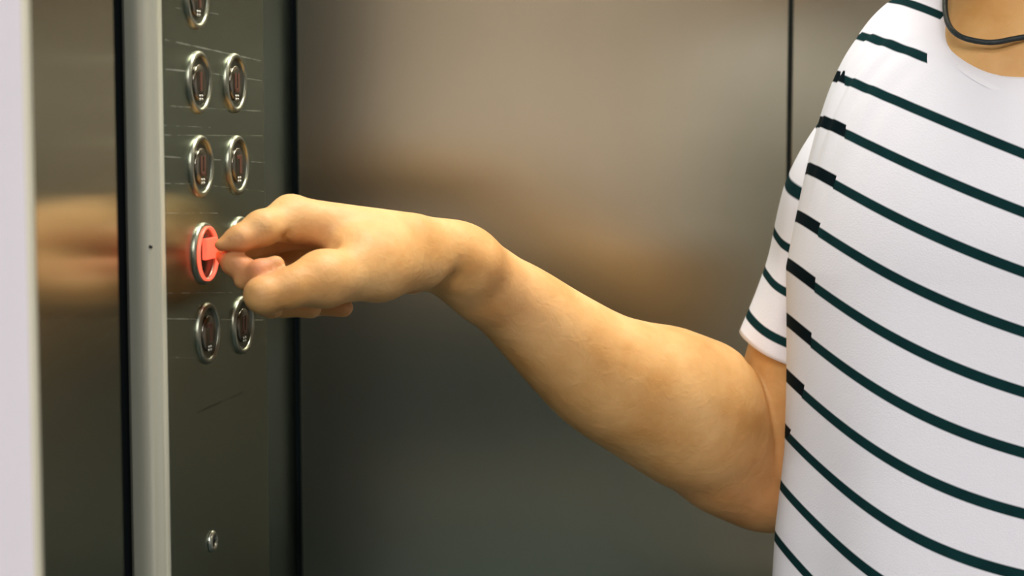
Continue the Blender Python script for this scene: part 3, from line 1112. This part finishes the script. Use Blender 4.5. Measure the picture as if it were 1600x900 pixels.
# necklace
NKL = [P(1482, -45, 1.262), P(1478, -15, 1.245), P(1477, 15, 1.228), P(1483, 40, 1.212), P(1499, 56, 1.200), P(1525, 64, 1.194)]
LOW = P(1555, 66, 1.190)
r0 = float((LOW - O) @ R_)
rc = .0105
MIR = [q - R_ * 2 * (float((q - O) @ R_) - rc) for q in NKL[::-1]]
NKP = NKL + [LOW, P(1600, 58, 1.190)] + MIR[2:] + [B3(rc - .056, -.030, 1.468), B3(rc - .030, -.062, 1.474), B3(rc + .030, -.062, 1.474), B3(rc + .056, -.030, 1.468)]
nk = tube('necklace', catmull(NKP, 8, closed=True), .0017, plain('dark_cord', (.012, .020, .022), .55, bump=.5, scale=900), closed=True, n=12)
tag(nk, 'thin dark cord necklace lying round the bare neck above the white collar', 'necklace')

# trousers, shoes, hair, eyes (outside the photo, seen only from elsewhere)
M['denim'] = plain('dark_denim', (.02, .035, .06), .85, bump=.4, scale=500, var=.3)
M['hair'] = plain('dark_hair', (.012, .009, .007), .75, bump=.6, scale=300)
M['shoe'] = plain('white_shoe', (.6, .6, .6), .6, bump=.1)


def to_c(p):
    q = p - O.astype(np.float32)
    return np.stack([q @ R_.astype(np.float32) / SX, q @ F_.astype(np.float32) / SY, p[:, 2]], 1)


def trousers_sdf(p):
    c = to_c(p)
    d = ell(c, (0, 0, .895), (.186, .138, .15))
    for sg in (1, -1):
        d = smin(d, chain(c, [(sg * .085, 0, .84), (sg * .095, .010, .48), (sg * .10, -.010, .08)], [.106, .070, .058], .02), .03)
    d = smax(d, c[:, 2] - .955, .004)
    return smax(d, .085 - c[:, 2], .004)


def shoes_sdf(sg):
    def f(p):
        c = to_c(p)
        d = ell(c, (sg * .10, .045, .035), (.046, .14, .048))
        d = smin(d, ell(c, (sg * .10, -.02, .07), (.040, .055, .05)), .02)
        return smax(d, .004 - c[:, 2], .003)
    return f


V_, Q_ = iso_mesh(trousers_sdf, (.08, 1.10, .05), (.70, 1.64, 1.0), .008)
kid(link('trousers', np_mesh('trousers', V_, Q_), M['denim']))
for sg in (1, -1):
    V_, Q_ = iso_mesh(shoes_sdf(sg), (.05, 1.05, -.02), (.70, 1.64, .16), .005)
    kid(link('shoe', np_mesh('shoe', V_, Q_), M['shoe']))

th = math.radians(-22)
HR = np.array([[math.cos(th), math.sin(th), 0], [-math.sin(th), math.cos(th), 0], [0, 0, 1]], np.float32)
HC = np.array([.017, .032, 1.578], np.float32)


def hair_sdf(p):
    hq = (to_c(p) * np.array([SX, SY, 1], np.float32) - HC) @ HR.T
    d = ell(hq, (0, -.022, .030), (.084, .100, .096))
    d = smin(d, ell(hq, (0, -.055, -.02), (.070, .055, .07)), .03)
    cut = ell(hq, (0, .085, -.035), (.075, .085, .085))
    ang = np.arctan2(hq[:, 0], hq[:, 2] - .02)
    d = d + .0012 * np.sin(ang * 34 + 3 * np.sin(hq[:, 1] * 40)) + .0006 * np.sin(ang * 83 + hq[:, 1] * 60)
    return smax(d, -cut, .012)


V_, Q_ = iso_mesh(hair_sdf, (.20, 1.10, 1.42), (.52, 1.44, 1.74), .004)
kid(link('hair', np_mesh('hair', V_, Q_), M['hair']))
M['eye'] = plain('eye_white', (.8, .8, .78), .2)
M['iris'] = plain('iris', (.03, .015, .008), .2)
for sg in (1, -1):
    for (nm, off, r, mt) in (('eye', .0672, .0108, M['eye']), ('iris', .0740, .0050, M['iris'])):
        hq = np.array([sg * .030, off, .010])
        c = HC + hq @ HR
        wc = B3(c[0], c[1], c[2])
        bm = bmesh.new()
        bmesh.ops.create_uvsphere(bm, u_segments=20, v_segments=12, radius=r)
        bmesh.ops.translate(bm, verts=bm.verts[:], vec=Vector(wc))
        kid(bm_obj(nm, bm, mt, smooth=True))
